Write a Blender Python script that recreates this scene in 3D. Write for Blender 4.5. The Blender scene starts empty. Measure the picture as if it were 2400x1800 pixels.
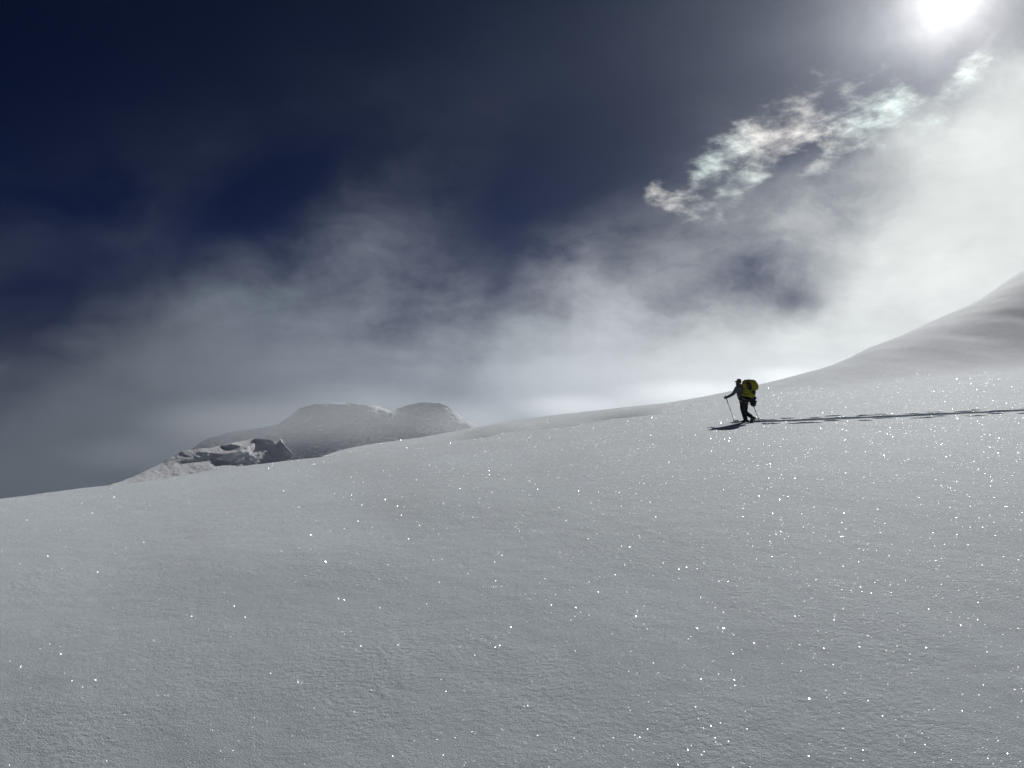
import bpy, bmesh, math, random
import numpy as np
from mathutils import Vector, Matrix, noise as mnoise

# ------------------------------------------------------------------ basics
SC = bpy.context.scene
COL = SC.collection
R = math.radians
random.seed(7)
RNG = np.random.default_rng(11)

F_PX = 1803.0                    # focal length in pixels of the 2400 px wide photograph
CAM_H = 1.75                     # eye height above the snow under the camera

def ray(px, py):                 # direction of a photograph pixel (x right, y ahead, z up), unit depth
    return Vector(((px - 1200) / F_PX, 1.0, (900 - py) / F_PX))

def W(px, py, z):                # a point of the place at depth z metres ahead
    v = ray(px, py) * z
    return Vector((v.x, v.y, v.z + CAM_H))

# ------------------------------------------------------------------ camera
cd = bpy.data.cameras.new('camera')
cam = bpy.data.objects.new('camera', cd)
COL.objects.link(cam)
cam.location = (0, 0, CAM_H)
cam.rotation_euler = (R(90), 0, 0)
cd.sensor_width = 36
cd.lens = 36 * F_PX / 2400
cd.clip_start = 0.05
cd.clip_end = 30000
SC.camera = cam

# ------------------------------------------------------------------ sun + exposure
SUN_DIR = ray(2228, -6).normalized()
SUN_EL = math.asin(SUN_DIR.z)
SUN_AZ = math.atan2(SUN_DIR.x, SUN_DIR.y)
ld = bpy.data.lights.new('sun', 'SUN')
ld.energy = 3.15
ld.angle = R(0.53)
ld.color = (1.0, 0.988, 0.975)
sun = bpy.data.objects.new('sun', ld)
COL.objects.link(sun)
sun.rotation_euler = SUN_DIR.to_track_quat('Z', 'Y').to_euler()
sun.location = SUN_DIR * 80
SC.view_settings.view_transform = 'Standard'
SC.view_settings.look = 'None'
SC.view_settings.exposure = 0.0
SC.view_settings.gamma = 1.0
SC.view_settings.use_curve_mapping = False
SC.render.engine = 'CYCLES'
SC.cycles.max_bounces = 8
SC.cycles.volume_bounces = 5
SC.cycles.use_denoising = True

# ------------------------------------------------------------------ node expression helper
class Ex:
    """a socket (or number) with arithmetic that writes Math nodes"""
    def __init__(self, nt, s): self.nt, self.s = nt, s
    def _m(self, op, *args, clamp=False):
        n = self.nt.nodes.new('ShaderNodeMath'); n.operation = op; n.use_clamp = clamp
        for i, a in enumerate(args):
            if isinstance(a, Ex): self.nt.links.new(a.s, n.inputs[i])
            else: n.inputs[i].default_value = a
        return Ex(self.nt, n.outputs[0])
    def __add__(s, o): return s._m('ADD', s, o)
    __radd__ = __add__
    def __sub__(s, o): return s._m('SUBTRACT', s, o)
    def __rsub__(s, o): return s._m('SUBTRACT', o, s)
    def __mul__(s, o): return s._m('MULTIPLY', s, o)
    __rmul__ = __mul__
    def __truediv__(s, o): return s._m('DIVIDE', s, o)
    def __pow__(s, o): return s._m('POWER', s, o)
    def f(s, op, *a): return s._m(op, s, *a)
    def clamp(s): return s._m('ADD', s, 0.0, clamp=True)
    def gauss(s): return s._m('EXPONENT', s * -1.0)
    def smooth(s, lo, hi, a=0.0, b=1.0):
        n = s.nt.nodes.new('ShaderNodeMapRange'); n.interpolation_type = 'SMOOTHSTEP'
        s.nt.links.new(s.s, n.inputs[0])
        for i, v in enumerate((lo, hi, a, b)): n.inputs[i + 1].default_value = v
        return Ex(s.nt, n.outputs[0])

def vec(nt, op, a, b=None, scale=None):
    n = nt.nodes.new('ShaderNodeVectorMath'); n.operation = op
    for i, v in enumerate((a, b)):
        if v is None: continue
        if hasattr(v, 'is_output'): nt.links.new(v, n.inputs[i])
        else: n.inputs[i].default_value = v
    if scale is not None:
        if isinstance(scale, Ex): nt.links.new(scale.s, n.inputs[3])
        else: n.inputs[3].default_value = scale
    return n.outputs['Value'] if op in ('DOT_PRODUCT', 'LENGTH', 'DISTANCE') else n.outputs[0]

def comb(nt, x, y, z=0.0):
    n = nt.nodes.new('ShaderNodeCombineXYZ')
    for i, v in enumerate((x, y, z)):
        if isinstance(v, Ex): nt.links.new(v.s, n.inputs[i])
        else: n.inputs[i].default_value = v
    return n.outputs[0]

def nz(nt, v, scale, detail=4, rough=.5, dist=0.0, colour=False, lac=2.0):
    n = nt.nodes.new('ShaderNodeTexNoise'); n.noise_dimensions = '3D'
    nt.links.new(v, n.inputs['Vector'])
    n.inputs['Scale'].default_value = scale; n.inputs['Detail'].default_value = detail
    n.inputs['Roughness'].default_value = rough; n.inputs['Distortion'].default_value = dist
    n.inputs['Lacunarity'].default_value = lac
    return n.outputs['Color'] if colour else Ex(nt, n.outputs['Fac'])

def mixc(nt, fac, a, b, mode='MIX'):
    n = nt.nodes.new('ShaderNodeMix'); n.data_type = 'RGBA'; n.blend_type = mode
    n.clamp_result = False
    if isinstance(fac, Ex): nt.links.new(fac.s, n.inputs[0])
    else: n.inputs[0].default_value = fac
    for i, c in ((6, a), (7, b)):
        if hasattr(c, 'is_output'): nt.links.new(c, n.inputs[i])
        else: n.inputs[i].default_value = (*c, 1)
    return n.outputs[2]

# ------------------------------------------------------------------ world: high-altitude sky with drifting cloud
def build_world():
    w = bpy.data.worlds.new('World'); SC.world = w; w.use_nodes = True
    nt = w.node_tree; bg = nt.nodes['Background']
    sky = nt.nodes.new('ShaderNodeTexSky'); sky.sky_type = 'NISHITA'; sky.sun_disc = False
    sky.sun_elevation = SUN_EL; sky.sun_rotation = SUN_AZ
    sky.altitude = 5000; sky.air_density = .22; sky.dust_density = .1; sky.ozone_density = 4
    tc = nt.nodes.new('ShaderNodeTexCoord')
    d = vec(nt, 'NORMALIZE', tc.outputs['Generated'])
    s0 = nt.nodes.new('ShaderNodeSeparateXYZ'); nt.links.new(d, s0.inputs[0])
    nt.links.new(comb(nt, Ex(nt, s0.outputs[0]), Ex(nt, s0.outputs[1]), Ex(nt, s0.outputs[2]).f('MAXIMUM', .16)), sky.inputs[0])   # thin air down to the cloud sea
    cosang = Ex(nt, vec(nt, 'DOT_PRODUCT', d, tuple(SUN_DIR)))
    ang = cosang.f('MINIMUM', 1.0).f('ARCCOSINE') * (180 / math.pi)       # degrees away from the sun

    # large + small swirls push the cloud field about
    wl = vec(nt, 'SUBTRACT', nz(nt, d, 5.0, 3, .55, colour=True), (.5, .5, .5))
    ws = vec(nt, 'SUBTRACT', nz(nt, d, 16.0, 4, .6, colour=True), (.5, .5, .5))
    dw = vec(nt, 'ADD', d, vec(nt, 'SCALE', wl, scale=.055))
    dc = vec(nt, 'ADD', d, vec(nt, 'SCALE', ws, scale=.012))             # the torn scraps are stirred less
    dw = vec(nt, 'ADD', dw, vec(nt, 'SCALE', ws, scale=.022))

    def bearing(v):                                                       # compass bearing and height in degrees
        sx = nt.nodes.new('ShaderNodeSeparateXYZ'); nt.links.new(v, sx.inputs[0])
        X, Y, Z = (Ex(nt, sx.outputs[i]) for i in range(3))
        return X.f('ARCTAN2', Y) * (180 / math.pi), Z.f('MINIMUM', 1.0).f('MAXIMUM', -1.0).f('ARCSINE') * (180 / math.pi)
    az, el = bearing(dw)
    azc_, elc_ = bearing(dc)

    def total(lst, a_, e_):                                               # a sum of soft puffs, each at its bearing and height
        v = comb(nt, a_, e_); s = None
        for (a0, e0, ra, re, rot, amp) in lst:
            mp = nt.nodes.new('ShaderNodeMapping'); mp.vector_type = 'TEXTURE'
            mp.inputs['Location'].default_value = (a0, e0, 0); mp.inputs['Rotation'].default_value = (0, 0, R(rot))
            mp.inputs['Scale'].default_value = (ra, re, 1); nt.links.new(v, mp.inputs[0])
            q2 = Ex(nt, vec(nt, 'DOT_PRODUCT', mp.outputs[0], mp.outputs[0]))
            g = q2._m('POWER', math.exp(-1), q2)
            s = g * amp if s is None else g._m('MULTIPLY_ADD', g, amp, s)
        return s

    soft = 1.0 - (total(SOFT, az, el).f('MAXIMUM', 0.0) * 1.6).gauss()      # optical depth to cover
    crisp = total([puff(*c_) for c_ in CRISP], azc_, elc_)
    # mist that lies along the whole horizon, all round
    low = el.smooth(-8.0, 10.0, 1.0, 0.0) * LOW
    A = (soft + low * (1.0 - soft.clamp())).clamp()
    # streaky fibres rising to the right, in a tilted frame
    mp = nt.nodes.new('ShaderNodeMapping'); mp.inputs['Rotation'].default_value = (0, R(27), 0)
    mp.inputs['Scale'].default_value = (1.0, 1.6, 2.6)
    nt.links.new(dw, mp.inputs[0])
    fib = nz(nt, mp.outputs[0], 5.5, 9, .60, .25)
    fluff = nz(nt, dw, 8.0, 9, .60)
    tex = (fib * .55 + fluff * .45)
    edge = A * (1.0 - A) * 4.0
    a_soft = (A + (tex - .5) * 1.75 * edge).clamp()
    # torn bright scraps
    mp2 = nt.nodes.new('ShaderNodeMapping'); mp2.inputs['Rotation'].default_value = (0, R(38), 0)
    mp2.inputs['Scale'].default_value = (1.0, 1.4, 2.1)
    nt.links.new(dc, mp2.inputs[0])
    det = nz(nt, mp2.outputs[0], 17, 9, .61, .1)
    a_crisp = (crisp.f('MINIMUM', 1.2) * .66 + det * 2.5 - 1.57).smooth(0.0, .95) * crisp.smooth(.05, .40)

    # light scattered through cloud falls off away from the sun
    sq = ang * ang
    glow = ((ang * (1 / 42.0)) ** 3.5).gauss()
    Lc = glow * .72 + .11
    thin = tex.smooth(.30, .68, .92, 1.05)
    c_soft = vec(nt, 'SCALE', mixc(nt, glow, (.80, .965, 1.20), (.985, 1.02, .995)), scale=Lc * thin)
    # faint iridescence of the torn edges
    tint = mixc(nt, nz(nt, d, 6.0, 0, .5).smooth(.35, .62), (.92, 1.04, 1.01), (1.03, 1.0, .97))
    c_crisp = vec(nt, 'SCALE', tint, scale=(glow * .62 + .18) * det.smooth(.38, .70, .74, 1.22))

    # clear air: dark blue, lightened by thin ice veil near the sun
    base = vec(nt, 'MULTIPLY', sky.outputs[0], SKY_TINT)
    vn = nz(nt, mp.outputs[0], 2.5, 4, .5).smooth(.3, .7, .75, 1.2)
    veil = (ang * (-1 / 17.0)).f('EXPONENT') * .064 * vn
    near = (ang * (-1 / 5.0)).f('EXPONENT') * .44 * vn
    core = (ang * (-1 / 1.9)).f('EXPONENT') * 1.3 * nz(nt, d, 14, 4, .6).smooth(.3, .7, .75, 1.3) + ang.smooth(.26, .36, 60.0, 0.0)
    base = vec(nt, 'ADD', base, vec(nt, 'SCALE', comb(nt, .62, 1.0, 1.42), scale=veil))
    base = vec(nt, 'ADD', base, vec(nt, 'SCALE', comb(nt, 1.0, .98, 1.0), scale=near))
    # background of cloud below every horizon direction too
    c = mixc(nt, a_soft.clamp(), base, c_soft)
    c = mixc(nt, a_crisp.clamp(), c, c_crisp)
    c = vec(nt, 'ADD', c, vec(nt, 'SCALE', comb(nt, 1.0, .98, .93), scale=core))
    nt.links.new(c, bg.inputs[0]); bg.inputs[1].default_value = 1.0
    w.cycles.sampling_method = 'MANUAL'; w.cycles.sample_map_resolution = 256

SKY_TINT = (.05 * .015, .05 * .14, .05 * .40)     # strength .05, darkened by the altitude
# px, py, half-width, half-height, tilt, weight
LOW = .35
def puff(px, py, rx, ry, rot, amp):
    v = ray(px, py).normalized(); a0 = math.degrees(math.atan2(v.x, v.y)); e0 = math.degrees(math.asin(v.z))
    c = (math.cos(R(a0)) ** 2 + 1) / 2 / 31.47
    return (a0, e0, rx * c, ry * c, rot, amp)
# soft cloud: bearing, height, half-widths, tilt (degrees), weight
SOFT = [
    (32.5, 2.7, 19.0, 9.5, 20.0, 1.862), (-22.3, -7.3, 20.6, 10.3, 20.0, 2.195), (7.9, -6.3, 7.9, 7.9, 0.0, 1.616), (39.9, 15.5, 10.6, 5.0, 20.0, 1.37),
    (44.6, -5.6, 16.8, 8.4, 20.0, 1.699), (-40.7, -6.0, 6.3, 6.3, 0.0, 1.6), (18.7, 6.0, 4.8, 2.4, 25.0, -0.391), (-6.3, 6.3, 13.3, 6.3, 20.0, -0.246),
    (44.6, 9.0, 6.2, 2.6, 30.0, 0.675), (21.2, -7.4, 7.4, 7.4, 0.0, 1.108), (30.5, 12.1, 4.4, 2.2, 25.0, 0.868), (-33.4, 2.7, 7.0, 3.0, 30.0, -0.431),
    (-3.5, -6.3, 8.2, 3.5, 30.0, 1.179), (-24.7, -1.4, 8.7, 2.0, 25.0, 0.886), (13.4, 1.5, 4.9, 2.5, 25.0, 0.672), (32.5, 15.7, 3.0, 1.6, 30.0, 0.782),
    (26.0, 0.0, 4.6, 2.3, 25.0, -0.608), (43.1, 12.5, 7.3, 1.7, 25.0, 0.471), (44.6, 3.4, 3.8, 1.9, 25.0, 0.433), (5.1, 1.6, 3.5, 1.9, 30.0, 0.647),
    (-24.7, 2.9, 4.6, 2.3, 25.0, 0.426), (34.5, 0.0, 2.9, 1.6, 30.0, -0.7), (10.7, 4.7, 3.4, 1.9, 30.0, -0.324), (-33.4, -1.3, 3.0, 1.6, 30.0, -0.71),
    (-40.7, 1.2, 4.0, 2.0, 25.0, -0.451), (-9.1, 3.1, 5.0, 2.5, 25.0, -0.395), (21.2, 5.9, 3.3, 1.8, 30.0, -0.89), (28.3, 4.2, 8.5, 2.0, 25.0, -0.413),
    (-11.9, -3.1, 3.4, 1.9, 30.0, -0.44), (-11.9, -6.2, 3.4, 1.9, 30.0, 0.401), (-17.3, 0.0, 3.3, 1.8, 30.0, 0.493), (-17.3, 3.0, 3.3, 1.8, 30.0, -0.461),
    (34.5, 10.4, 4.3, 2.1, 25.0, 0.275), (34.5, 18.9, 2.9, 1.6, 30.0, 0.385), (26.0, 18.0, 8.6, 2.0, 25.0, -0.185), (28.3, 0.0, 3.1, 1.7, 30.0, -0.422),
    (-19.8, 10.3, 7.8, 3.3, 30.0, -0.126), (43.1, 16.9, 2.7, 1.5, 30.0, -0.528), (30.5, -5.5, 4.4, 2.2, 25.0, 0.254), (18.7, 3.0, 3.3, 1.8, 30.0, 0.452),
    (16.1, 0.0, 3.4, 1.8, 30.0, -0.711), (-0.6, 6.3, 3.5, 1.9, 30.0, -0.181), (13.4, -3.1, 4.9, 2.5, 25.0, 0.378), (5.1, 0.0, 3.5, 1.9, 30.0, 0.42),
    (-6.3, -3.2, 3.5, 1.9, 30.0, -0.217), (23.7, 7.2, 3.2, 1.8, 30.0, 0.366), (23.7, 11.5, 3.2, 1.8, 30.0, -0.175), (-0.6, 0.0, 3.5, 1.9, 30.0, 0.209),
    (-11.9, 3.1, 3.4, 1.9, 30.0, -0.258), (-37.2, 0.0, 2.9, 1.6, 30.0, -0.241), (16.1, 7.6, 3.4, 1.8, 30.0, -0.177), (38.2, 7.4, 2.8, 1.5, 30.0, 0.228),
    (44.6, 11.2, 2.6, 1.4, 30.0, 0.316), (44.6, 6.8, 2.6, 1.4, 30.0, 0.287),
]
SOFT += [puff(1840, 690, 110, 75, 0, .22), puff(1330, 605, 120, 60, 30, .09), puff(2120, 330, 130, 60, 35, .25)]
# torn scraps: px, py, half-width, half-height, tilt, weight
CRISP = [
    (1790, 345, 150, 80, 38, 1.35), (1690, 425, 110, 48, 35, 1.05), (1850, 265, 60, 40, 25, .9), (1930, 385, 60, 25, 25, .6),
    (2050, 265, 85, 60, 38, 1.1), (2000, 330, 90, 32, 30, .85), (1985, 212, 20, 26, 70, .9), (2110, 235, 30, 40, 60, .8), (2140, 300, 60, 50, 30, .8),
    (1538, 440, 30, 24, 60, .85), (1600, 460, 60, 20, 20, .55), (1775, 285, 40, 16, 15, .7), (2275, 180, 90, 40, 50, 1.2), (2320, 95, 40, 10, 35, .7),
]
build_world()

# ------------------------------------------------------------------ materials
def principled(name, col, rough=.6, spec=.3, metal=0.0, var=.15, scale=30, bump=0.0, bscale=120, sheen=0.0):
    m = bpy.data.materials.new(name); m.use_nodes = True
    nt = m.node_tree; b = nt.nodes['Principled BSDF']
    tc = nt.nodes.new('ShaderNodeTexCoord')
    v = nz(nt, tc.outputs['Object'], scale, 4, .6).smooth(.3, .7, 1 - var, 1 + var)
    nt.links.new(vec(nt, 'SCALE', col, scale=v), b.inputs['Base Color'])
    b.inputs['Roughness'].default_value = rough
    b.inputs['Specular IOR Level'].default_value = spec
    b.inputs['Metallic'].default_value = metal
    b.inputs['Sheen Weight'].default_value = sheen
    if bump:
        bn = nt.nodes.new('ShaderNodeBump'); bn.inputs['Strength'].default_value = bump
        bn.inputs['Distance'].default_value = .004
        nt.links.new(nz(nt, tc.outputs['Object'], bscale, 3, .5).s, bn.inputs['Height'])
        nt.links.new(bn.outputs[0], b.inputs['Normal'])
    return m

def snow_material(name, col=(.705, .80, .855), far=False):
    m = bpy.data.materials.new(name); m.use_nodes = True
    nt = m.node_tree; b = nt.nodes['Principled BSDF']
    geo = nt.nodes.new('ShaderNodeNewGeometry'); P = geo.outputs['Position']
    v = nz(nt, P, .02 if far else .35, 4, .55).smooth(.3, .7, .95, 1.04)
    nt.links.new(vec(nt, 'SCALE', col, scale=v), b.inputs['Base Color'])
    b.inputs['Roughness'].default_value = .85
    b.inputs['Specular IOR Level'].default_value = .5
    b.inputs['Sheen Weight'].default_value = .5
    b.inputs['Sheen Roughness'].default_value = .5
    bn = nt.nodes.new('ShaderNodeBump')
    if far:
        h = nz(nt, P, .13, 7, .68) * 2.6 + nz(nt, P, .9, 4, .6) * .4
        bn.inputs['Strength'].default_value = .6; bn.inputs['Distance'].default_value = 1.0
    else:
        mp = nt.nodes.new('ShaderNodeMapping'); mp.inputs['Rotation'].default_value = (0, 0, R(-28))
        mp.inputs['Scale'].default_value = (1.0, 1.35, 1.0); nt.links.new(P, mp.inputs[0])
        h = nz(nt, mp.outputs[0], 70, 4, .62) * .0095 + nz(nt, mp.outputs[0], 16, 3, .5) * nz(nt, P, .55, 3, .6).smooth(.35, .65, .003, .013) + nz(nt, P, 3.0, 3, .5) * .02
        bn.inputs['Strength'].default_value = .8; bn.inputs['Distance'].default_value = 1.0
    nt.links.new(h.s, bn.inputs['Height'])
    nt.links.new(bn.outputs[0], b.inputs['Normal'])
    return m

SNOW = snow_material('snow')
FAR_SNOW = snow_material('far_snow', (.80, .83, .87), far=True)

# ------------------------------------------------------------------ mesh helpers
def link(name, me, mat=None, parent=None, smooth=True):
    o = bpy.data.objects.new(name, me); COL.objects.link(o)
    if mat is not None: me.materials.append(mat)
    if smooth: me.polygons.foreach_set('use_smooth', [True] * len(me.polygons))
    if parent is not None: o.parent = parent
    return o

def grid_mesh(name, pts):        # pts: rows x cols x 3
    nr, nc = pts.shape[:2]
    me = bpy.data.meshes.new(name)
    i = np.arange(nr * nc).reshape(nr, nc)
    q = np.stack([i[:-1, :-1], i[:-1, 1:], i[1:, 1:], i[1:, :-1]], -1).reshape(-1, 4)
    me.vertices.add(nr * nc); me.vertices.foreach_set('co', pts.reshape(-1).astype(np.float32))
    me.loops.add(q.size); me.loops.foreach_set('vertex_index', q.reshape(-1).astype(np.int32))
    me.polygons.add(len(q)); me.polygons.foreach_set('loop_start', np.arange(0, q.size, 4, dtype=np.int32))
    me.update(calc_edges=True); me.validate()
    return me

def pchip(x, y, xi):
    x, y = np.asarray(x, float), np.asarray(y, float)
    h = np.diff(x); dl = np.diff(y) / h
    m = np.zeros_like(y)
    for k in range(1, len(x) - 1):
        if dl[k - 1] * dl[k] > 0:
            w1, w2 = 2 * h[k] + h[k - 1], h[k] + 2 * h[k - 1]
            m[k] = (w1 + w2) / (w1 / dl[k - 1] + w2 / dl[k])
    m[0], m[-1] = dl[0], dl[-1]
    k = np.clip(np.searchsorted(x, xi) - 1, 0, len(x) - 2)
    t = (xi - x[k]) / h[k]
    return ((2*t**3 - 3*t**2 + 1) * y[k] + (t**3 - 2*t**2 + t) * h[k] * m[k]
            + (-2*t**3 + 3*t**2) * y[k+1] + (t**3 - t**2) * h[k] * m[k+1])

def vnoise(x, y, seed=0):        # smooth value noise, numpy
    def hsh(i, j):
        n = (i * 374761393 + j * 668265263 + seed * 974711) & 0xffffffff
        n = ((n ^ (n >> 13)) * 1274126177) & 0xffffffff
        return ((n ^ (n >> 16)) & 0xffff) / 65535.0
    i, j = np.floor(x).astype(np.int64), np.floor(y).astype(np.int64)
    u, v = x - i, y - j
    u, v = u*u*u*(u*(u*6-15)+10), v*v*v*(v*(v*6-15)+10)
    return ((hsh(i, j)*(1-u) + hsh(i+1, j)*u)*(1-v) + (hsh(i, j+1)*(1-u) + hsh(i+1, j+1)*u)*v) - .5

def fbm(x, y, seed=0, oct=4):
    s, a = 0, 1.0
    for k in range(oct):
        s = s + a * vnoise(x * 2**k, y * 2**k, seed + k); a *= .5
    return s

# ------------------------------------------------------------------ the snow slope
def base_y(x, z):                # gentle dish the camera stands on (relative to eye height)
    y = -1.42 - 1.5 * (math.exp(-max(z - 3, 0) / 6.5) - math.exp(-25 / 6.5)) + .036 * (x - 8)   # rises ahead, easing off towards the skier
    return y + (-1.75 - y) * max(0.0, 1 - z / 3.2) ** 1.5

# bearing column (photograph px) -> crest and further ground: (depth, py) or (depth, None, height rel. to eye)
COLS = {
    -1500: [(9, 1420), (14, None, -5.0), (40, None, -18), (150, None, -60), (1500, None, -330)],
    -700:  [(11, 1310), (18, None, -5.0), (45, None, -18), (150, None, -55), (1500, None, -330)],
    0:     [(14.5, 1177), (24, None, -5.2), (60, None, -20), (180, None, -60), (1500, None, -330)],
    233:   [(16.5, 1146), (27, None, -5.4), (65, None, -20), (180, None, -58), (1500, None, -320)],
    564:   [(20, 1099), (34, None, -5.2), (75, None, -16), (200, None, -50), (1500, None, -300)],
    760:   [(22.5, 1074), (36, None, -4.6), (64, 1071.5), (110, None, -12), (250, None, -50), (1500, None, -300)],
    835:   [(23.5, 1063), (45, None, -6.5), (60, 1057), (110, None, -11), (250, None, -48), (1500, None, -300)],
    1027:  [(27, 1037), (48, None, -7.0), (66, 1026), (120, None, -10), (260, None, -45), (1500, None, -300)],
    1193:  [(31, 1014), (52, None, -7.0), (70, 993), (130, None, -9), (280, None, -42), (1500, None, -300)],
    1410:  [(36, 986), (57, None, -6.0), (76, 964), (140, None, -8), (280, None, -40), (1500, None, -300)],
    1600:  [(45, 955), (60, 950), (92, 938), (140, None, -7), (280, None, -40), (1500, None, -300)],
    1777:  [(45, 943), (62, 924), (84, 903), (150, None, -5), (300, None, -40), (1500, None, -300)],
    1931:  [(45, 935), (62, 910), (82, 862), (150, None, .5), (300, None, -35), (1500, None, -300)],
    2061:  [(45, 928), (62, 898), (90, 808), (160, None, 4), (300, None, -30), (1500, None, -300)],
    2235:  [(45, 918), (62, 882), (104, 738), (170, None, 8), (320, None, -20), (1500, None, -300)],
    2400:  [(45, 908), (62, 868), (126, 649), (180, None, 16), (330, None, -10), (1500, None, -300)],
    2800:  [(45, 895), (62, 845), (135, 460), (200, None, 17), (350, None, 0), (1500, None, -300)],
    3600:  [(40, 880), (60, 830), (135, 440), (220, None, 14), (400, None, 0), (1500, None, -300)],
}
def column(px, lst, rows):       # heights at horizontal ranges
    X = (px - 1200) / F_PX; s = math.hypot(1, X)
    zc = lst[0][0]
    zs, ys = [], []
    for z in (.6, 1.2, 2.2, 3.6, 5.5, 8, 11, 15, 20, 25, 28, 32):
        if z < zc * (.62 if px < 1500 else .78):
            zs.append(z); ys.append(base_y(X * z, z))
    for p in lst:
        zs.append(p[0]); ys.append((900 - p[1]) / F_PX * p[0] if p[1] is not None else p[2])
    return pchip(np.log(np.array(zs) * s), ys, np.log(rows))

rows = np.concatenate([np.geomspace(.8, 22, 150, endpoint=False), np.arange(22, 36, .045),
                       np.geomspace(36, 170, 150, endpoint=False), np.geomspace(170, 1200, 50)])
cpx = np.array(sorted(COLS)); caz = np.arctan((cpx - 1200) / F_PX)
prof = np.stack([column(p, COLS[p], rows) for p in cpx])            # columns x rows
az_front = np.concatenate([
    np.linspace(-math.pi + .001, caz[0], 60, endpoint=False),
    np.linspace(caz[0], math.atan(-1300 / F_PX), 30, endpoint=False),
    np.arctan(np.arange(-1300, 380, 5) / F_PX), np.arctan(np.arange(380, 1300, 2.2) / F_PX),
    np.linspace(math.atan(1300 / F_PX), caz[-1], 40, endpoint=False),
    np.linspace(caz[-1], math.pi - .001, 50)])
heights = np.empty((len(rows), len(az_front)))
azc = np.clip(az_front, caz[0], caz[-1])
for r_ in range(len(rows)):
    heights[r_] = pchip(caz, prof[:, r_], azc)
AZ, RR = np.meshgrid(az_front, rows)
GX, GY = np.sin(AZ) * RR, np.cos(AZ) * RR
# behind the photographer the dish simply goes on
back = np.clip((np.abs(AZ) - R(75)) / R(35), 0, 1); back = back * back * (3 - 2 * back)
heights = heights * (1 - back) + (-1.75 + .014 * GX - .02 * np.minimum(RR, 400)) * back
# wind-shaped undulation
fade = np.clip((RR - 1.5) / 6, 0, 1)
heights += fade * (.022 * fbm(GX * .12 + GY * .05, GY * .09, 3, 3) + .012 * fbm(GX * .75 + GY * .3, GY * .5 - GX * .2, 9, 3))
heights += np.clip((RR - 40) / 60, 0, 1) * (.28 * fbm(GX * .03 + GY * .012, GY * .02, 21, 3) + .11 * fbm(GX * .22 + GY * .1, GY * .12 - GX * .05, 23, 4))
heights += CAM_H

# ski trench and pole marks pressed into the slope
FEET = W(1749, 990, 28.0)
TRACK_PX = [(1716, 990.5, 28.2), (1760, 989, 28.0), (1866, 985, 28.0), (2049, 976, 28.2), (2192, 971, 28.6), (2400, 963, 29.2), (2600, 955, 30.0), (3000, 935, 32)]
TRACK = np.array([tuple(W(*t))[:2] for t in TRACK_PX])
def track_coords(x, y):          # distance along and signed offset from the ski track
    best = np.full(x.shape, 1e9); along = np.zeros(x.shape); off = np.zeros(x.shape)
    acc = 0.0
    for a, b in zip(TRACK[:-1], TRACK[1:]):
        d = b - a; L = np.hypot(*d); d = d / L
        t = (x - a[0]) * d[0] + (y - a[1]) * d[1]; tc_ = np.clip(t, 0, L)
        qx, qy = x - a[0] - tc_ * d[0], y - a[1] - tc_ * d[1]
        dd = np.hypot(qx, qy); m = dd < best
        best[m] = dd[m]; along[m] = (acc + tc_)[m]; off[m] = (np.sign(d[0] * qy - d[1] * qx) * dd)[m]
        acc += L
    return along, off, best
def press(x, y, h):
    s, o, dist = track_coords(x, y)
    o = o + .10 * vnoise(s * .45, s * 0, 31) + .03 * vnoise(s * 4, s * 0 + 3, 32)
    ends = np.clip(s / .25, 0, 1)
    wob = 1 + .5 * vnoise(s * 2.3, s * 0, 33)
    dep = .26 * wob * np.clip((.30 - np.abs(o)) / .08, 0, 1) - .05 * np.exp(-(o / .05) ** 2)
    berm = .03 * np.exp(-((o - .38) / .10) ** 2) * (1 + .9 * vnoise(s * 1.7, o * 6, 34) + .3 * vnoise(s * 6, o * 9, 38))
    hh = (berm - dep) * ends
    for side, ph, sp, do in ((1, .35, 1.05, 1.35), (-1, .95, 1.05, 1.1)):
        k = np.round((s - ph) / sp); sc_ = ph + k * sp + .4 * vnoise(k * 7.3, k * 0, 35)
        oc = side * do + .9 * vnoise(k * 3.7, k * 0 + 9, 36)
        ln = .34 + .5 * vnoise(k * 5.1, k * 0 + 2, 37)
        u = (s - sc_) / ln
        q = u ** 4 + ((o - oc - .1 * vnoise(s * 3, k, 40)) / .10) ** 2
        hh = hh + (-.13 * (1 + 1.2 * vnoise(k * 9.1, k * 0 + 5, 41)) * np.exp(-q * q) + .022 * np.exp(-u ** 4 - ((o - oc - .2) / .07) ** 2) * (1 + vnoise(s * 9, o * 9, 39))) * (s > .7)
    m = dist < 3.2
    return h + np.where(m, hh, 0)
heights = press(GX, GY, heights)
pts = np.stack([GX, GY, heights], -1)
ground = link('snow_ground', grid_mesh('snow_ground', pts), SNOW)
ground['kind'] = 'structure'
ground['label'] = 'sparkling grey white snow slope crossed by a ski track'

_lr = np.log(rows)
def ground_z(x, y):              # height of the snow at a point of the plan
    r = np.hypot(x, y); a = np.arctan2(x, y)
    i = np.clip(np.interp(np.log(r), _lr, np.arange(len(rows))), 0, len(rows) - 1.001)
    j = np.clip(np.interp(a, az_front, np.arange(len(az_front))), 0, len(az_front) - 1.001)
    i0, j0 = i.astype(int), j.astype(int); u, v = i - i0, j - j0
    H = heights
    return (H[i0, j0]*(1-u)*(1-v) + H[i0+1, j0]*u*(1-v) + H[i0, j0+1]*(1-u)*v + H[i0+1, j0+1]*u*v)
def gz(x, y): return float(ground_z(np.array([x]), np.array([y]))[0])

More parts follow.
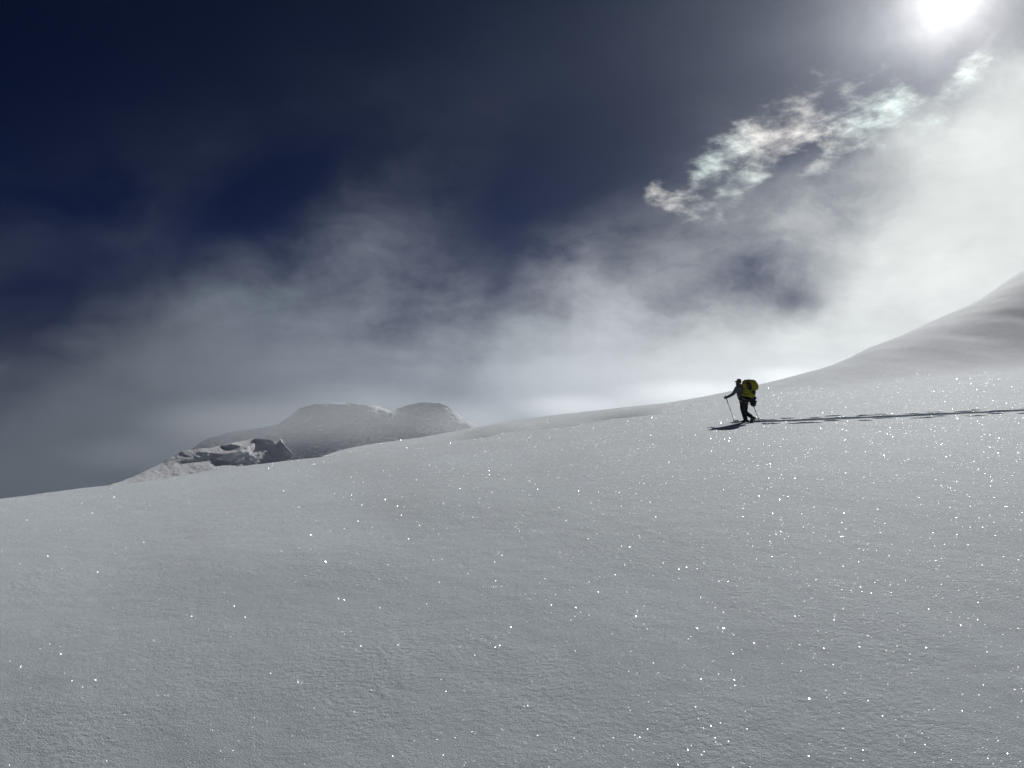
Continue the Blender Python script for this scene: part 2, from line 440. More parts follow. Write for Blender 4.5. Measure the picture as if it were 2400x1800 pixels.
# ------------------------------------------------------------------ far mountain: relief read from which faces catch the sun
def inpoly(px, py, poly):
    ins = np.zeros(px.shape, bool); n = len(poly)
    for k in range(n):
        x1, y1 = poly[k]; x2, y2 = poly[(k + 1) % n]
        c = ((y1 > py) != (y2 > py)) & (px < (x2 - x1) * (py - y1) / ((y2 - y1) + 1e-9) + x1)
        ins ^= c
    return ins
def q(pts): return [(200 + x / 2.212, 900 + y / 2.212) for x, y in pts]
def relief(name, label, xs, skyline, regs, z0, bot, base, tail, head, seed, rough=.4):
    """a mountainside whose every patch has the steepness that makes it catch, or miss, the sun"""
    n = 200
    sk = np.interp(xs, [p[0] for p in skyline], [p[1] for p in skyline])
    sk = sk + 1.3 * fbm(xs * .06, xs * 0, seed, 4) + .6 * vnoise(xs * .35, xs * 0, seed + 1)
    t = np.linspace(0, 1, n)[:, None]
    PY = bot + (sk[None] - bot) * t; PX = np.broadcast_to(xs[None], PY.shape)
    wx = PX + 3.0 * fbm(PX * .06, PY * .09, seed + 2, 3); wy = PY + 1.5 * fbm(PX * .07, PY * .12, seed + 3, 3)
    ang = base + 16 * fbm(PX * .012, PY * .03, seed + 4, 4)
    for a, poly in regs:
        ang = np.where(inpoly(wx, wy, q(poly)), a + 2.5 * fbm(PX * .08, PY * .1, seed + 5, 2), ang)
    rim = np.clip(1 - (PY - sk[None]) / 4.0, 0, 1)
    ang = ang * (1 - .5 * rim)
    run = (z0 / F_PX) / (np.tan(np.radians(np.clip(ang, 1, 80))) + (PY - 900) / F_PX)
    gy = run * -np.diff(PY, axis=0, append=PY[-1:] * 2 - PY[-2:-1])   # wanted depth gain per row
    gx = -run * np.gradient(PY, axis=1)                              # level along a line of equal height
    def mir(g, odd_y, odd_x):
        g = np.concatenate([g, (-1 if odd_y else 1) * g[::-1]]); return np.concatenate([g, (-1 if odd_x else 1) * g[:, ::-1]], 1)
    Gy, Gx = np.fft.fft2(mir(gy, True, False)), np.fft.fft2(mir(gx, False, True))
    fy = 2j * np.pi * np.fft.fftfreq(2 * n)[:, None]; fx = 2j * np.pi * np.fft.fftfreq(2 * len(xs))[None]
    den = np.abs(fy) ** 2 + .4 * np.abs(fx) ** 2; den[0, 0] = 1
    Z = np.real(np.fft.ifft2((-fy * Gy - .4 * fx * Gx) / den))[:n, :len(xs)]   # least-squares surface through those steps
    Z = Z - Z[0].mean()
    Z = z0 + Z + .0030 * z0 * fbm(PX * .13, PY * .2, seed + 8, 4) * rough + .0026 * z0 * fbm(PX * .05, PY * .08, seed + 6, 4)
    P = np.stack([(PX - 1200) / F_PX * Z, Z, (900 - PY) / F_PX * Z + CAM_H], -1)
    def away(row, lst):
        out = []
        for dz, dh in lst:
            r_ = row.copy(); r_[:, 0] *= (r_[:, 1] + dz) / r_[:, 1]; r_[:, 1] += dz; r_[:, 2] += dh; out.append(r_)
        return np.array(out)
    P = np.concatenate([away(P[0], head), P, away(P[-1], tail)])
    o = link(name, grid_mesh(name, P), FAR_SNOW)
    o['kind'] = 'structure'; o['label'] = label

DOME = q([(330, 520), (420, 440), (500, 372), (560, 330), (620, 288), (740, 252), (850, 235), (1000, 212), (1060, 165), (1110, 126),
          (1200, 100), (1350, 98), (1460, 108), (1530, 118), (1575, 135), (1592, 156), (1612, 130), (1680, 106), (1760, 94), (1850, 99), (1920, 146), (1990, 198), (2080, 232), (2250, 270), (2500, 330)])
relief('mountain', 'rounded snow mountain fading into mist behind the ice shelf', np.arange(350, 1330, 2.0), DOME, [
    (5, [(1270, 98), (1340, 98), (1370, 106), (1300, 106)]),
    (3, [(1515, 112), (1560, 122), (1590, 150), (1606, 190), (1594, 182), (1575, 150), (1540, 130)]),
    (12, [(1930, 150), (2080, 228), (2250, 270), (2100, 262), (1980, 222)]),
    (30, [(1100, 325), (1180, 310), (1280, 325), (1250, 352), (1160, 360)]),
    (60, [(640, 300), (700, 278), (760, 268), (770, 300), (700, 320), (640, 330)]),
    (55, [(920, 250), (1000, 240), (1010, 262), (960, 270)]),
], 1250.0, 1110.0, 40, ((20, -2), (60, -14), (150, -55), (280, -140)), ((-120, -30), (-30, -6)), 51, .9)
SHELF = q([(-150, 612), (0, 556), (100, 535), (250, 480), (400, 408), (500, 348), (590, 335), (650, 331), (750, 308), (850, 288), (885, 284), (950, 287), (985, 300), (1015, 282), (1036, 320), (1080, 364), (1160, 374),
           (1260, 366), (1400, 346), (1415, 338), (1425, 352), (1600, 330), (1830, 280), (2050, 262), (2400, 250)])
relief('ice_shelf', 'sunlit glacier shelf with dark ice cliffs and a pointed snow fin', np.arange(130, 1230, 1.6), SHELF, [
    (70, [(488, 401), (520, 392), (555, 390), (575, 376), (604, 380), (600, 402), (540, 409)]),
    (26, [(585, 348), (690, 364), (680, 374), (640, 392), (598, 404)]),
    (64, [(700, 322), (760, 312), (806, 322), (770, 338), (715, 336)]),
    (64, [(682, 390), (720, 364), (790, 352), (872, 310), (880, 280), (950, 280), (1000, 302), (960, 340), (870, 350), (862, 414), (800, 432), (740, 405)]),
    (21, [(1015, 280), (1035, 318), (1078, 366), (1030, 392), (960, 410), (858, 420), (872, 352), (900, 322), (962, 342), (985, 300)]),
    (58, [(1078, 362), (1160, 368), (1260, 360), (1420, 335), (1400, 352), (1200, 392), (1000, 418), (860, 434), (960, 412), (1060, 388)]),
    (17, [(1410, 335), (1425, 352), (1900, 260), (2400, 230), (2400, 400), (1200, 420), (1150, 402), (1300, 376)]),
], 640.0, 1170.0, 6, ((6, -1), (20, -10), (50, -30), (90, -60)), ((-200, -60), (-60, -14)), 81)

# ------------------------------------------------------------------ glittering crystals on the snow
def crystal_material():          # clear ice plates: mostly see-through, one bright facet
    m = bpy.data.materials.new('ice_crystal'); m.use_nodes = True
    nt = m.node_tree; nt.nodes.remove(nt.nodes['Principled BSDF'])
    geo = nt.nodes.new('ShaderNodeNewGeometry')
    v = Ex(nt, geo.outputs['Random Per Island'])
    t = nt.nodes.new('ShaderNodeBsdfTransparent'); g = nt.nodes.new('ShaderNodeBsdfGlossy')
    nt.links.new((v * .27 + .14).s, g.inputs['Roughness'])
    mx = nt.nodes.new('ShaderNodeMixShader'); mx.inputs[0].default_value = .20
    nt.links.new(t.outputs[0], mx.inputs[1]); nt.links.new(g.outputs[0], mx.inputs[2])
    nt.links.new(mx.outputs[0], nt.nodes['Material Output'].inputs['Surface'])
    return m
def build_crystals(n=900000):
    th = RNG.uniform(0, 2 * math.pi, 4 * n); ct = RNG.uniform(.2, 1, 4 * n); tilt = np.arccos(ct)
    keep = RNG.uniform(0, 1, 4 * n) < np.exp(-(tilt / R(45)) ** 2)      # most plates lie nearly flat
    tilt, th = tilt[keep][:n], th[keep][:n]; n = len(tilt)
    az_ = RNG.uniform(R(-40), R(40), n); r = np.exp(RNG.uniform(math.log(3.6), math.log(75), n))
    x, y = np.sin(az_) * r, np.cos(az_) * r
    z = ground_z(x, y)
    size = .00145 * (r / 4) ** .72 * np.exp(RNG.normal(0, .36, n))
    nrm = np.stack([np.sin(tilt) * np.cos(th), np.sin(tilt) * np.sin(th), np.cos(tilt)], -1)
    a = np.cross(nrm, np.array([.31, .87, .38])); a /= np.linalg.norm(a, axis=1)[:, None]
    b = np.cross(nrm, a)
    c = np.stack([x, y, z + size * .8], -1)
    k = 3; ph = RNG.uniform(0, 6.3, n)
    vs = np.empty((n, k, 3))
    for i in range(k):
        t = 2 * math.pi * i / k + ph
        vs[:, i] = c + size[:, None] * 1.35 * (a * np.cos(t)[:, None] + b * np.sin(t)[:, None])
    me = bpy.data.meshes.new('snow_crystals')
    me.vertices.add(n * k); me.vertices.foreach_set('co', vs.reshape(-1).astype(np.float32))
    me.loops.add(n * k); me.loops.foreach_set('vertex_index', np.arange(n * k, dtype=np.int32))
    me.polygons.add(n); me.polygons.foreach_set('loop_start', np.arange(0, n * k, k, dtype=np.int32))
    me.update(calc_edges=True)
    o = link('snow_crystals', me, crystal_material(), smooth=False)
    o['kind'] = 'stuff'; o['label'] = 'tiny ice crystals glinting all over the snow slope'
build_crystals()

# ------------------------------------------------------------------ the ski tourer
def thing(name, label, cat, loc=(0, 0, 0), rz=0.0):
    o = bpy.data.objects.new(name, None); COL.objects.link(o)
    o.location = loc; o.rotation_euler = (0, 0, rz); o.empty_display_size = .1
    o['label'] = label; o['category'] = cat
    return o

RZ = -math.atan2(FEET.x, FEET.y)                 # local x runs across the line of sight
FOOT_Z = gz(FEET.x, FEET.y)
ORIGIN = Vector((FEET.x, FEET.y, FEET.z - .02))
S_ = .001685
def L(cx, cy, y=0.0):                            # figure coordinates: x along the track, y away, z up
    return Vector(((cx - 1095) * S_, y, (1195 - cy) * S_))

def skin(name, verts, edges, mat, parent, root=0, sub=2):
    """verts: (Vector, radius or (rx, ry)); one continuous skinned surface"""
    me = bpy.data.meshes.new(name)
    me.from_pydata([tuple(v[0]) for v in verts], edges, [])
    o = bpy.data.objects.new(name, me); COL.objects.link(o)
    m = o.modifiers.new('skin', 'SKIN'); m.use_smooth_shade = True; m.branch_smoothing = .4
    for i, v in enumerate(verts):
        r = v[1]; r = r if isinstance(r, tuple) else (r, r)
        sv = me.skin_vertices[0].data[i]; sv.radius = r; sv.use_root = (i == root)
    if sub:
        s = o.modifiers.new('sub', 'SUBSURF'); s.levels = sub; s.render_levels = sub
    dg = bpy.context.evaluated_depsgraph_get(); dg.update()
    new = bpy.data.meshes.new_from_object(o.evaluated_get(dg))
    new.name = name
    bpy.data.objects.remove(o)
    new.materials.clear()
    return link(name, new, mat, parent)

def chain(*pts):
    return list(pts), [(i, i + 1) for i in range(len(pts) - 1)]

def tube(name, pts, radii, mat, parent, n=10, bm=None):
    own = bm is None
    bm = bm or bmesh.new()
    pts = [Vector(p) for p in pts]
    if not isinstance(radii, (list, tuple)): radii = [radii] * len(pts)
    rings = []
    for i, p in enumerate(pts):
        d = (pts[min(i + 1, len(pts) - 1)] - pts[max(i - 1, 0)]).normalized()
        u = d.orthogonal().normalized() if i == 0 else (pu - d * pu.dot(d)).normalized()
        pu = u; v = d.cross(u)
        rings.append([bm.verts.new(p + (u * math.cos(2 * math.pi * k / n) + v * math.sin(2 * math.pi * k / n)) * radii[i]) for k in range(n)])
    for a, b in zip(rings[:-1], rings[1:]):
        for k in range(n): bm.faces.new((a[k], a[(k + 1) % n], b[(k + 1) % n], b[k]))
    bm.faces.new(rings[0][::-1]); bm.faces.new(rings[-1])
    if own:
        me = bpy.data.meshes.new(name); bm.normal_update(); bm.to_mesh(me); bm.free()
        return link(name, me, mat, parent)

def smooth_loop(pts, n=36):                      # closed Catmull-Rom through outline points
    out = []; m = len(pts)
    for k in range(n):
        t = k / n * m; i = int(t); u = t - i
        p = [Vector(pts[(i + j - 1) % m]) for j in range(4)]
        out.append(.5 * ((2 * p[1]) + (-p[0] + p[2]) * u + (2*p[0] - 5*p[1] + 4*p[2] - p[3]) * u * u + (-p[0] + 3*p[1] - 3*p[2] + p[3]) * u**3))
    return out

def pillow(name, outline, y0, y1, mat, parent, puff=3.0, n=40, slices=10, lump=.0, seed=0):
    """side outline (figure pixels) swelled through the width y0..y1 into a stuffed volume"""
    lp = [Vector((p[0], p[1])) for p in smooth_loop(outline, n)]
    c = sum(lp, Vector((0, 0))) / n
    bm = bmesh.new(); rings = []
    for s in range(slices + 1):
        a = -math.cos(math.pi * s / slices)
        k = max(1 - abs(a) ** puff, 0.0) ** (1 / puff) * .97 + .03
        y = (y0 + y1) / 2 + a * (y1 - y0) / 2
        ring = []
        for i, p in enumerate(lp):
            v = L(*(c + (p - c) * k), y)
            if lump: v += Vector([mnoise.noise(v * 14 + Vector((seed, j * 9, 0))) for j in range(3)]) * lump
            ring.append(bm.verts.new(v))
        rings.append(ring)
    for a, b in zip(rings[:-1], rings[1:]):
        for k in range(n): bm.faces.new((a[k], a[(k + 1) % n], b[(k + 1) % n], b[k]))
    bm.faces.new(rings[0][::-1]); bm.faces.new(rings[-1])
    bmesh.ops.recalc_face_normals(bm, faces=bm.faces)
    me = bpy.data.meshes.new(name); bm.to_mesh(me); bm.free()
    return link(name, me, mat, parent)

def strip(name, pts, width, thick, mat, parent):   # flat webbing along a path; width runs along y
    bm = bmesh.new(); prev = None
    pts = [Vector(p) for p in pts]
    for i, p in enumerate(pts):
        d = (pts[min(i + 1, len(pts) - 1)] - pts[max(i - 1, 0)]).normalized()
        w = Vector((0, 1, 0)); nn = d.cross(w).normalized()
        ring = [bm.verts.new(p + w * (sx * width / 2) + nn * (sy * thick / 2)) for sx, sy in ((-1, -1), (1, -1), (1, 1), (-1, 1))]
        if prev:
            for k in range(4): bm.faces.new((prev[k], prev[(k + 1) % 4], ring[(k + 1) % 4], ring[k]))
        else: bm.faces.new(ring[::-1])
        prev = ring
    bm.faces.new(prev)
    bmesh.ops.recalc_face_normals(bm, faces=bm.faces)
    me = bpy.data.meshes.new(name); bm.to_mesh(me); bm.free()
    return link(name, me, mat, parent, smooth=False)

M_SKIN = principled('skin', (.42, .26, .19), .55, .3)
M_JACKET = principled('jacket_cloth', (.085, .095, .108), .8, .2, bump=.4, bscale=60, sheen=.1)
M_TROUSER = principled('trouser_cloth', (.012, .012, .014), .8, .15, bump=.4, bscale=50)
M_HAT = principled('hat_knit', (.075, .08, .066), .9, .1, bump=.5, bscale=200)
M_BLACK = principled('black_nylon', (.012, .012, .013), .7, .2)
M_OLIVE = principled('olive_nylon', (.24, .235, .010), .6, .25, var=.2, scale=14, bump=.5, bscale=35)
M_GREY = principled('grey_webbing', (.22, .22, .23), .7, .3)
M_BOOT = principled('boot_plastic', (.030, .040, .022), .45, .4)
M_METAL = principled('pole_alloy', (.10, .11, .12), .4, .5, metal=.5)
M_GLASS = principled('goggle_lens', (.02, .02, .025), .15, .6)
M_SKI = principled('ski_top', (.03, .03, .035), .4, .4)

FIG = dict(loc=ORIGIN, rz=RZ)
person = thing('person', 'person in dark jacket, black trousers and hat ski touring across the slope', 'person', **FIG)

SK = {   # joints (figure pixels, y away)
    'pelvis': (1048, 735, 0), 'waist': (1012, 640, 0), 'chest': (968, 500, 0), 'upper': (940, 420, 0), 'neck': (930, 372, 0),
    'jaw': (918, 335, 0), 'head': (932, 290, 0), 'crown': (942, 246, 0), 'nose': (866, 312, 0),
    'l_sh': (905, 425, -.16), 'l_el': (838, 558, -.20), 'l_wr': (712, 632, -.19), 'l_ha': (672, 645, -.19),
    'r_sh': (975, 425, .16), 'r_el': (1085, 600, .24), 'r_wr': (1195, 745, .25), 'r_ha': (1226, 782, .25),
    'r_hip': (1030, 765, .095), 'r_mid': (1024, 880, .10), 'r_kn': (1048, 990, .10), 'r_sh2': (1070, 1075, .10), 'r_an': (1090, 1150, .10),
    'l_hip': (1066, 770, -.095), 'l_mid': (1074, 870, -.10), 'l_kn': (1072, 965, -.10), 'l_sh2': (1160, 1025, -.10), 'l_an': (1232, 1080, -.10),
}
J = {k: L(*v) for k, v in SK.items()}
def joints(spec, mat, name, parent, edges, root=0, sub=2):
    names = [s[0] for s in spec]; ix = {n: i for i, n in enumerate(names)}
    return skin(name, [(J[n], r) for n, r in spec], [(ix[a], ix[b]) for a, b in edges], mat, parent, root, sub)

J['ear_l'] = L(945, 300, -.09); J['brow'] = L(880, 285, 0); J['chin'] = L(880, 352, 0)
joints([('pelvis', (.13, .16)), ('waist', (.11, .14)), ('chest', (.12, .16)), ('upper', (.09, .12)), ('neck', .058), ('jaw', .068), ('head', (.088, .080)), ('crown', (.062, .058)),
        ('nose', .014), ('chin', .026),
        ('l_sh', .062), ('l_el', .045), ('l_wr', .032), ('r_sh', .062), ('r_el', .045), ('r_wr', .032),
        ('r_hip', .09), ('r_mid', .08), ('r_kn', .058), ('r_sh2', .055), ('r_an', .042),
        ('l_hip', .09), ('l_mid', .08), ('l_kn', .058), ('l_sh2', .055), ('l_an', .042)],
       M_SKIN, 'body', person,
       [('pelvis', 'waist'), ('waist', 'chest'), ('chest', 'upper'), ('upper', 'neck'), ('neck', 'jaw'), ('jaw', 'head'), ('head', 'crown'), ('head', 'nose'), ('jaw', 'chin'),
        ('upper', 'l_sh'), ('l_sh', 'l_el'), ('l_el', 'l_wr'), ('upper', 'r_sh'), ('r_sh', 'r_el'), ('r_el', 'r_wr'),
        ('pelvis', 'r_hip'), ('r_hip', 'r_mid'), ('r_mid', 'r_kn'), ('r_kn', 'r_sh2'), ('r_sh2', 'r_an'),
        ('pelvis', 'l_hip'), ('l_hip', 'l_mid'), ('l_mid', 'l_kn'), ('l_kn', 'l_sh2'), ('l_sh2', 'l_an')])
J['hem'] = L(1030, 690, 0); J['l_um'] = L(872, 492, -.185); J['l_fm'] = L(775, 600, -.2)
joints([('hem', (.15, .19)), ('waist', (.135, .175)), ('chest', (.145, .19)), ('upper', (.115, .15)), ('neck', .078),
        ('l_sh', .085), ('l_um', .078), ('l_el', .066), ('l_fm', .056), ('l_wr', .046), ('r_sh', .085), ('r_el', .064), ('r_wr', .046)],
       M_JACKET, 'jacket', person,
       [('hem', 'waist'), ('waist', 'chest'), ('chest', 'upper'), ('upper', 'neck'), ('upper', 'l_sh'), ('l_sh', 'l_um'), ('l_um', 'l_el'), ('l_el', 'l_fm'), ('l_fm', 'l_wr'),
        ('upper', 'r_sh'), ('r_sh', 'r_el'), ('r_el', 'r_wr')])
joints([('pelvis', (.12, .15)), ('r_hip', .125), ('r_mid', .118), ('r_kn', .092), ('r_sh2', .088), ('r_an', .088),
        ('l_hip', .125), ('l_mid', .108), ('l_kn', .088), ('l_sh2', .080), ('l_an', .078)],
       M_TROUSER, 'trousers', person,
       [('pelvis', 'r_hip'), ('r_hip', 'r_mid'), ('r_mid', 'r_kn'), ('r_kn', 'r_sh2'), ('r_sh2', 'r_an'),
        ('pelvis', 'l_hip'), ('l_hip', 'l_mid'), ('l_mid', 'l_kn'), ('l_kn', 'l_sh2'), ('l_sh2', 'l_an')])
v, e = chain((L(955, 352), (.080, .075)), (L(948, 312), (.102, .092)), (L(942, 268), (.100, .090)), (L(942, 236), (.062, .058)))
skin('hat', v, e, M_HAT, person, 0, 2)
gl = pillow('sunglasses', [(856, 300), (874, 286), (905, 288), (955, 298), (905, 312), (872, 318)], -.078, .078, M_GLASS, person, 2.6, 20, 8)
v, e = chain((L(925, 372), .066), (L(912, 350), (.076, .072)), (L(896, 328), (.066, .066)))
skin('neck_gaiter', v, e, M_HAT, person, 0, 2)
# collar of the jacket / hood bunched at the nape
v, e = chain((L(965, 350), .045), (L(985, 372), .055), (L(985, 410), .05))
skin('collar', v, e, M_BLACK, person, 0, 2)

def boot(name, ankle, heel, toe, y):             # shell from cuff down to the sole
    out = [ankle[0], ankle[1], toe[0], toe[1], heel[0], heel[1]]
    return pillow(name, out, y - .058, y + .058, M_BOOT, person, 3.2, 30, 8)
b1 = boot('boot', ((1135, 1120), (1050, 1125)), ((1150, 1200), (1150, 1160)), ((985, 1172), (985, 1202)), .10)
b2 = boot('boot', ((1215, 1040), (1180, 1095)), ((1304, 1085), (1288, 1058)), ((1172, 1170), (1205, 1196)), -.10)
for y, pts_ in ((.10, ((1050, 1150), (1140, 1160))), (-.10, ((1190, 1120), (1285, 1100)))):
    strip('boot_buckle', [L(*pts_[0], y - .062), L(*[(a + b) / 2 for a, b in zip(*pts_)], y - .066), L(*pts_[1], y - .062)], .006, .018, M_GREY, person)

def glove(wr, ha, grip_dir, y):
    bm = bmesh.new()
    d = (ha - wr).normalized(); g = Vector(grip_dir).normalized(); s = d.cross(g).normalized()
    tube('', [wr - d * .05, wr, ha], [.052, .046, .040], None, None, 10, bm)
    palm = ha + d * .01
    for k in range(4):                           # fingers wrap the grip one under the other
        o = palm + g * (.030 - .021 * k) + s * .02
        ln = (.95, 1.05, 1.0, .85)[k]
        tube('', [o, o + d * .032 * ln + s * .002, o + d * .048 * ln - s * .018, o + d * .036 * ln - s * .042, o + d * .012 - s * .046],
             [.0125, .0125, .012, .011, .009], None, None, 8, bm)
    o = wr + d * .03 - s * .02 + g * .012        # thumb leaves the side of the palm
    tube('', [o, o + d * .025 - s * .022 + g * .012, o + d * .048 - s * .026 + g * .02], [.014, .0125, .010], None, None, 8, bm)
    me = bpy.data.meshes.new('glove'); bm.to_mesh(me); bm.free()
    return link('glove', me, M_BLACK, person)
P1A, P1B = L(668, 622, -.19), L(856, 1180, -.26)
P2A, P2B = L(1216, 745, .25), L(1358, 1140, .34)
glove(J['l_wr'], J['l_ha'], P1A - P1B, 0)
glove(J['r_wr'], J['r_ha'], P2A - P2B, 0)

# ---- ski poles
def pole(a, b, label):
    t = thing('ski_pole', label, 'ski pole', **FIG)
    d = (b - a).normalized()
    tube('shaft', [a, a.lerp(b, .45), b], [.011, .010, .008], M_METAL, t)
    tube('clamp', [a.lerp(b, .48), a.lerp(b, .53)], [.018, .016], M_BLACK, t)
    tube('grip', [a - d * .03, a - d * .012, a + d * .05, a + d * .13, a + d * .26], [.014, .021, .016, .017, .014], M_BLACK, t)
    c = b - d * .07
    tube('basket', [c - d * .008, c, c + d * .012], [.012, .052, .046], M_BLACK, t, 14)
    tube('tip', [b - d * .005, b + d * .05], [.007, .003], M_METAL, t)
    s = [a + d * .0, a + d * .05 + Vector((.03, -.015, 0)), a + d * .12 + Vector((.035, -.012, 0)), a + d * .10]
    strip('wrist_strap', s, .016, .004, M_BLACK, t)
pole(P1A, P1B, 'ski pole planted ahead in the outstretched hand')
pole(P2A, P2B, 'ski pole trailing behind the black trousers, tip near the ski track')

# ---- backpack
pack = thing('backpack', 'large olive yellow backpack with black side pocket on the person', 'backpack', **FIG)
pillow('main_compartment', [(1018, 292), (1060, 266), (1130, 262), (1200, 272), (1238, 330), (1240, 440), (1262, 505), (1285, 560), (1268, 630), (1200, 668), (1110, 640), (1040, 615),
                            (985, 622), (1000, 560), (1030, 480), (1008, 380)], -.17, .17, M_OLIVE, pack, 4, 56, 12, .018, 1)
pillow('lid', [(1178, 268), (1230, 258), (1278, 270), (1318, 330), (1346, 398), (1334, 462), (1290, 490), (1232, 478), (1205, 400), (1190, 330)], -.16, .16, M_OLIVE, pack, 3.2, 40, 10, .018, 5)
pk = pillow('side_pocket', [(1140, 312), (1178, 330), (1208, 400), (1206, 470), (1172, 498), (1138, 470), (1108, 410), (1112, 345)], -.195, -.12, M_BLACK, pack, 2.6, 36, 8, .006, 8)
strip('pocket_trim', [L(1132, 330, -.196), L(1133, 380, -.200), L(1136, 440, -.198)], .012, .006, M_GREY, pk)
strip('top_strap', [L(1052, 268, -.02), L(1120, 258, -.02), L(1200, 266, -.02), L(1262, 266, -.02)], .05, .010, M_BLACK, pack)
strip('top_strap', [L(1120, 262, -.165), L(1160, 262, -.17), L(1210, 272, -.165)], .03, .03, M_BLACK, pack)
for pts_ in (((1020, 345), (1060, 338), (1105, 352)), ((1032, 440), (1070, 452), (1115, 446)), ((1030, 560), (1090, 575), (1170, 560))):
    strip('side_strap', [L(*p, -.184) for p in pts_], .010, .020, M_BLACK, pack)
strip('side_strap', [L(1108, 268, -.16), L(1112, 300, -.184), L(1112, 345, -.186)], .010, .034, M_BLACK, pack)
pillow('compression_panel', [(1160, 510), (1220, 500), (1284, 500), (1286, 560), (1260, 575), (1205, 552), (1165, 535)], -.182, .182, M_BLACK, pack, 5, 30, 8, .008, 3)
pillow('base_panel', [(1205, 648), (1255, 640), (1290, 612), (1306, 650), (1298, 685), (1240, 690)], -.13, .13, M_BLACK, pack, 3, 26, 8, .01, 4)
for y in (-.12, .12):
    strip('shoulder_strap', [L(1030, 350, y), L(985, 322, y), L(945, 350, y * 1.05), L(890, 420, y * 1.05), L(890, 500, y * 1.15), L(940, 590, y * 1.45), L(1010, 610, y * 1.45)], .055, .016, M_BLACK, pack)
pillow('hip_belt', [(946, 660), (1010, 632), (1120, 640), (1230, 672), (1260, 720), (1200, 745), (1080, 715), (960, 712)], -.20, .20, M_BLACK, pack, 5, 36, 10, .008, 6)
for a, b in (((960, 720), (1015, 728)), ((1060, 735), (1120, 778)), ((1120, 780), (1175, 782)), ((1010, 650), (1070, 690))):
    strip('buckle', [L(*a, -.205), L(*b, -.212)], .010, .026, M_GREY, pack)
pillow('gear_pouch', [(1180, 690), (1262, 690), (1306, 712), (1326, 728), (1300, 760), (1296, 800), (1268, 838), (1222, 842), (1188, 815), (1172, 750)], -.14, .10, M_BLACK, pack, 2.6, 36, 10, .02, 7)
tube('carabiner', [L(1276, 800, -.15), L(1298, 812, -.15), L(1290, 838, -.15), L(1266, 826, -.15), L(1276, 800, -.15)], .008, M_BLACK, pack, 6)
strip('buckle', [L(1200, 662, -.132), L(1250, 668, -.134)], .01, .03, M_GREY, pack)

# ---- skis sunk in the trench
def ski(y, x0, dz, label):
    t = thing('ski', label, 'ski', **FIG)
    bm = bmesh.new(); prev = None; n = 22; ln = 1.62
    for i in range(n):
        u = i / (n - 1); x = x0 + u * ln
        w = .046 + .012 * abs(2 * u - 1) ** 2
        if u < .06: w *= math.sqrt(max(1 - ((.06 - u) / .062) ** 2, .02))
        if u > .97: w *= math.sqrt(max(1 - ((u - .97) / .031) ** 2, .05))
        z = dz + .16 * max(0, (.14 - u) / .14) ** 2
        ring = [bm.verts.new((x, y + s * w, z + t_)) for s, t_ in ((-1, 0), (1, 0), (1, .014), (-1, .014))]
        if prev:
            for k in range(4): bm.faces.new((prev[k], prev[(k + 1) % 4], ring[(k + 1) % 4], ring[k]))
        else: bm.faces.new(ring[::-1])
        prev = ring
    bm.faces.new(prev); bmesh.ops.recalc_face_normals(bm, faces=bm.faces)
    me = bpy.data.meshes.new('board'); bm.to_mesh(me); bm.free()
    link('board', me, M_SKI, t, smooth=False)
    return t
TR = -.14
SKI1 = ski(.10, -.60, TR + .10, 'ski under the leading boot, tip breaking out of the snow')
SKI2 = ski(-.10, -.30, TR + .10, 'ski under the trailing boot with the raised heel')
for t, y, x in ((SKI1, .10, -.10), (SKI2, -.10, .14)):
    bm = bmesh.new(); bmesh.ops.create_cube(bm, size=1, matrix=Matrix.Translation((x, y, TR + .135)) @ Matrix.Diagonal((.09, .075, .045, 1)))
    bmesh.ops.bevel(bm, geom=bm.edges[:], offset=.01, segments=2, affect='EDGES')
    me = bpy.data.meshes.new('binding'); bm.to_mesh(me); bm.free(); link('binding', me, M_BLACK, t)

# ---- broken snow heaped at the ski tip
def snow_heap():
    bm = bmesh.new(); rr = random.Random(5)
    for k in range(70):
        u = rr.gauss(0, 1)
        c = L(895 + 42 * u, 1192, 0) + Vector((0, rr.gauss(-.02, .14), 0))
        r = rr.uniform(.018, .048)
        c.z += max(0, .085 * math.exp(-u * u * .8)) * rr.uniform(.1, 1.0) - .005
        mm = Matrix.Translation(c) @ Matrix.Rotation(rr.uniform(0, 6), 4, Vector((rr.random(), rr.random(), rr.random())).normalized()) @ Matrix.Diagonal((r, r * rr.uniform(.6, 1), r * rr.uniform(.5, .9), 1))
        g = bmesh.ops.create_icosphere(bm, subdivisions=2, radius=1, matrix=mm)
        for v_ in g['verts']: v_.co += Vector([mnoise.noise(v_.co * 40 + Vector((j * 7, k, 0))) for j in range(3)]) * r * .5
    me = bpy.data.meshes.new('snow_heap'); bm.to_mesh(me); bm.free()
    o = link('snow_heap', me, SNOW); o.location = ORIGIN; o.rotation_euler = (0, 0, RZ)
    o['kind'] = 'stuff'; o['label'] = 'broken snow heaped round the ski tip by the planted pole'
snow_heap()

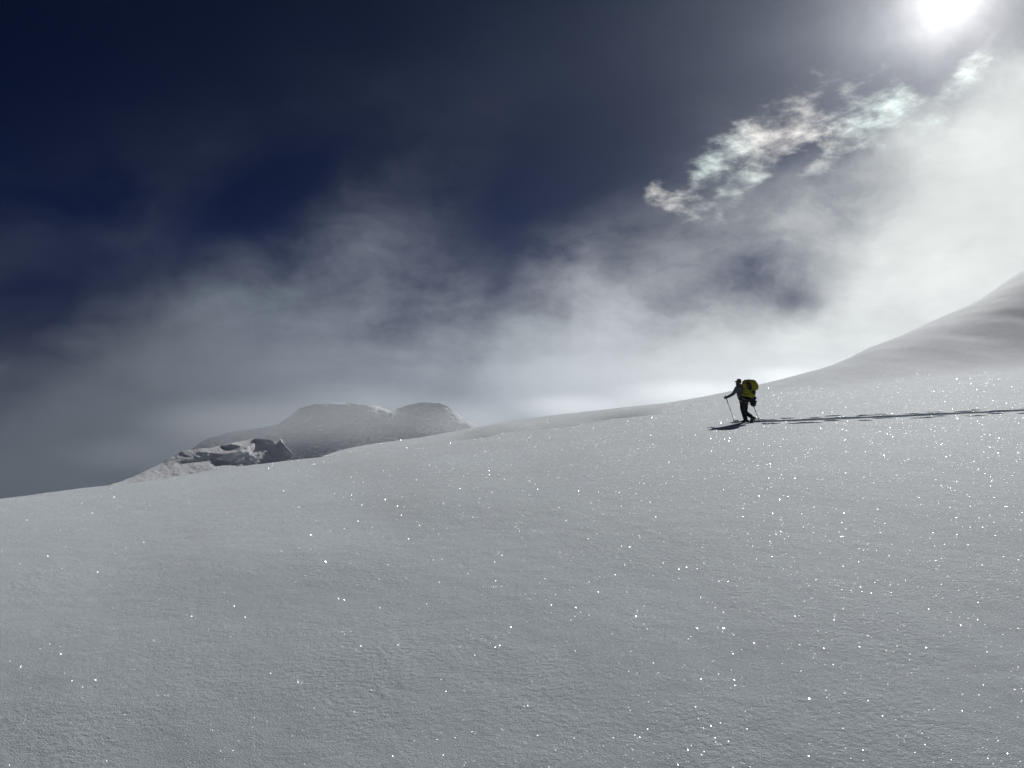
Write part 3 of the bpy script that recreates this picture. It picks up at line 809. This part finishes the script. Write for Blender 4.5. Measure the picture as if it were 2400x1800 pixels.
# ------------------------------------------------------------------ haze
def haze():
    bm = bmesh.new()
    x, y0, y1, z0, z1 = 1750, -1750, 1750, -300, 39
    bmesh.ops.create_cube(bm, size=1, matrix=Matrix.Translation((0, (y0 + y1) / 2, (z0 + z1) / 2)) @ Matrix.Diagonal((2 * x, y1 - y0, z1 - z0, 1)))
    me = bpy.data.meshes.new('haze'); bm.to_mesh(me); bm.free()
    m = bpy.data.materials.new('haze_air'); m.use_nodes = True
    nt = m.node_tree; nt.nodes.remove(nt.nodes['Principled BSDF'])
    p = nt.nodes.new('ShaderNodeVolumePrincipled')
    p.inputs['Color'].default_value = (.92, .95, 1.0, 1)
    p.inputs['Density'].default_value = .00009
    p.inputs['Anisotropy'].default_value = .75
    nt.links.new(p.outputs[0], nt.nodes['Material Output'].inputs['Volume'])
    o = link('haze', me, m, smooth=False); o['kind'] = 'stuff'; o['label'] = 'pale mountain mist thickening with distance'
haze()

def mist(px, py, z, rx, ry, rz, dens, label):           # a drifting bank of fog, thin at its rim
    bm = bmesh.new(); bmesh.ops.create_icosphere(bm, subdivisions=4, radius=1)
    for v_ in bm.verts: v_.co *= 1 + .22 * mnoise.noise(v_.co * 1.6 + Vector((px, z, 0)))
    me = bpy.data.meshes.new('mist'); bm.to_mesh(me); bm.free()
    m = bpy.data.materials.new('mist_air'); m.use_nodes = True
    nt = m.node_tree; nt.nodes.remove(nt.nodes['Principled BSDF'])
    p = nt.nodes.new('ShaderNodeVolumePrincipled'); p.inputs['Color'].default_value = (.95, .98, 1.0, 1)
    p.inputs['Anisotropy'].default_value = .6
    tc = nt.nodes.new('ShaderNodeTexCoord')
    q2 = Ex(nt, vec(nt, 'DOT_PRODUCT', tc.outputs['Object'], tc.outputs['Object']))
    nt.links.new((((1.0 - q2 * 1.5).f('MAXIMUM', 0.0) ** 2.4) * dens * .55).s, p.inputs['Density'])
    nt.links.new(p.outputs[0], nt.nodes['Material Output'].inputs['Volume'])
    o = link('mist', me, m); o.location = W(px, py, z); o.scale = (rx, ry, rz); o['kind'] = 'stuff'
    o['label'] = label
mist(540, 1000, 1120, 230, 60, 70, .028, 'pale fog bank hiding the left shoulder of the far mountain')
mist(820, 980, 1120, 270, 60, 84, .026, 'pale fog bank across the rounded middle of the far mountain')
mist(1090, 1000, 1120, 130, 50, 66, .026, 'pale fog bank at the right end of the far mountain')
mist(330, 1065, 1100, 190, 60, 50, .012, 'thin fog low above the left end of the ice shelf')
mist(1340, 955, 92, 13, 9, 2.8, .17, 'wisp of bright fog spilling over the snow ridge left of the person')   # fog spilling over the near ridge
mist(1620, 925, 92, 14, 9, 3.2, .18, 'wisp of bright fog spilling over the snow ridge behind the person')
mist(1830, 890, 92, 9, 7, 2.8, .15, 'wisp of bright fog at the foot of the steep right hand slope')
print('ground z range', float(heights.min()), float(heights.max()), 'feet', FOOT_Z, FEET.z)
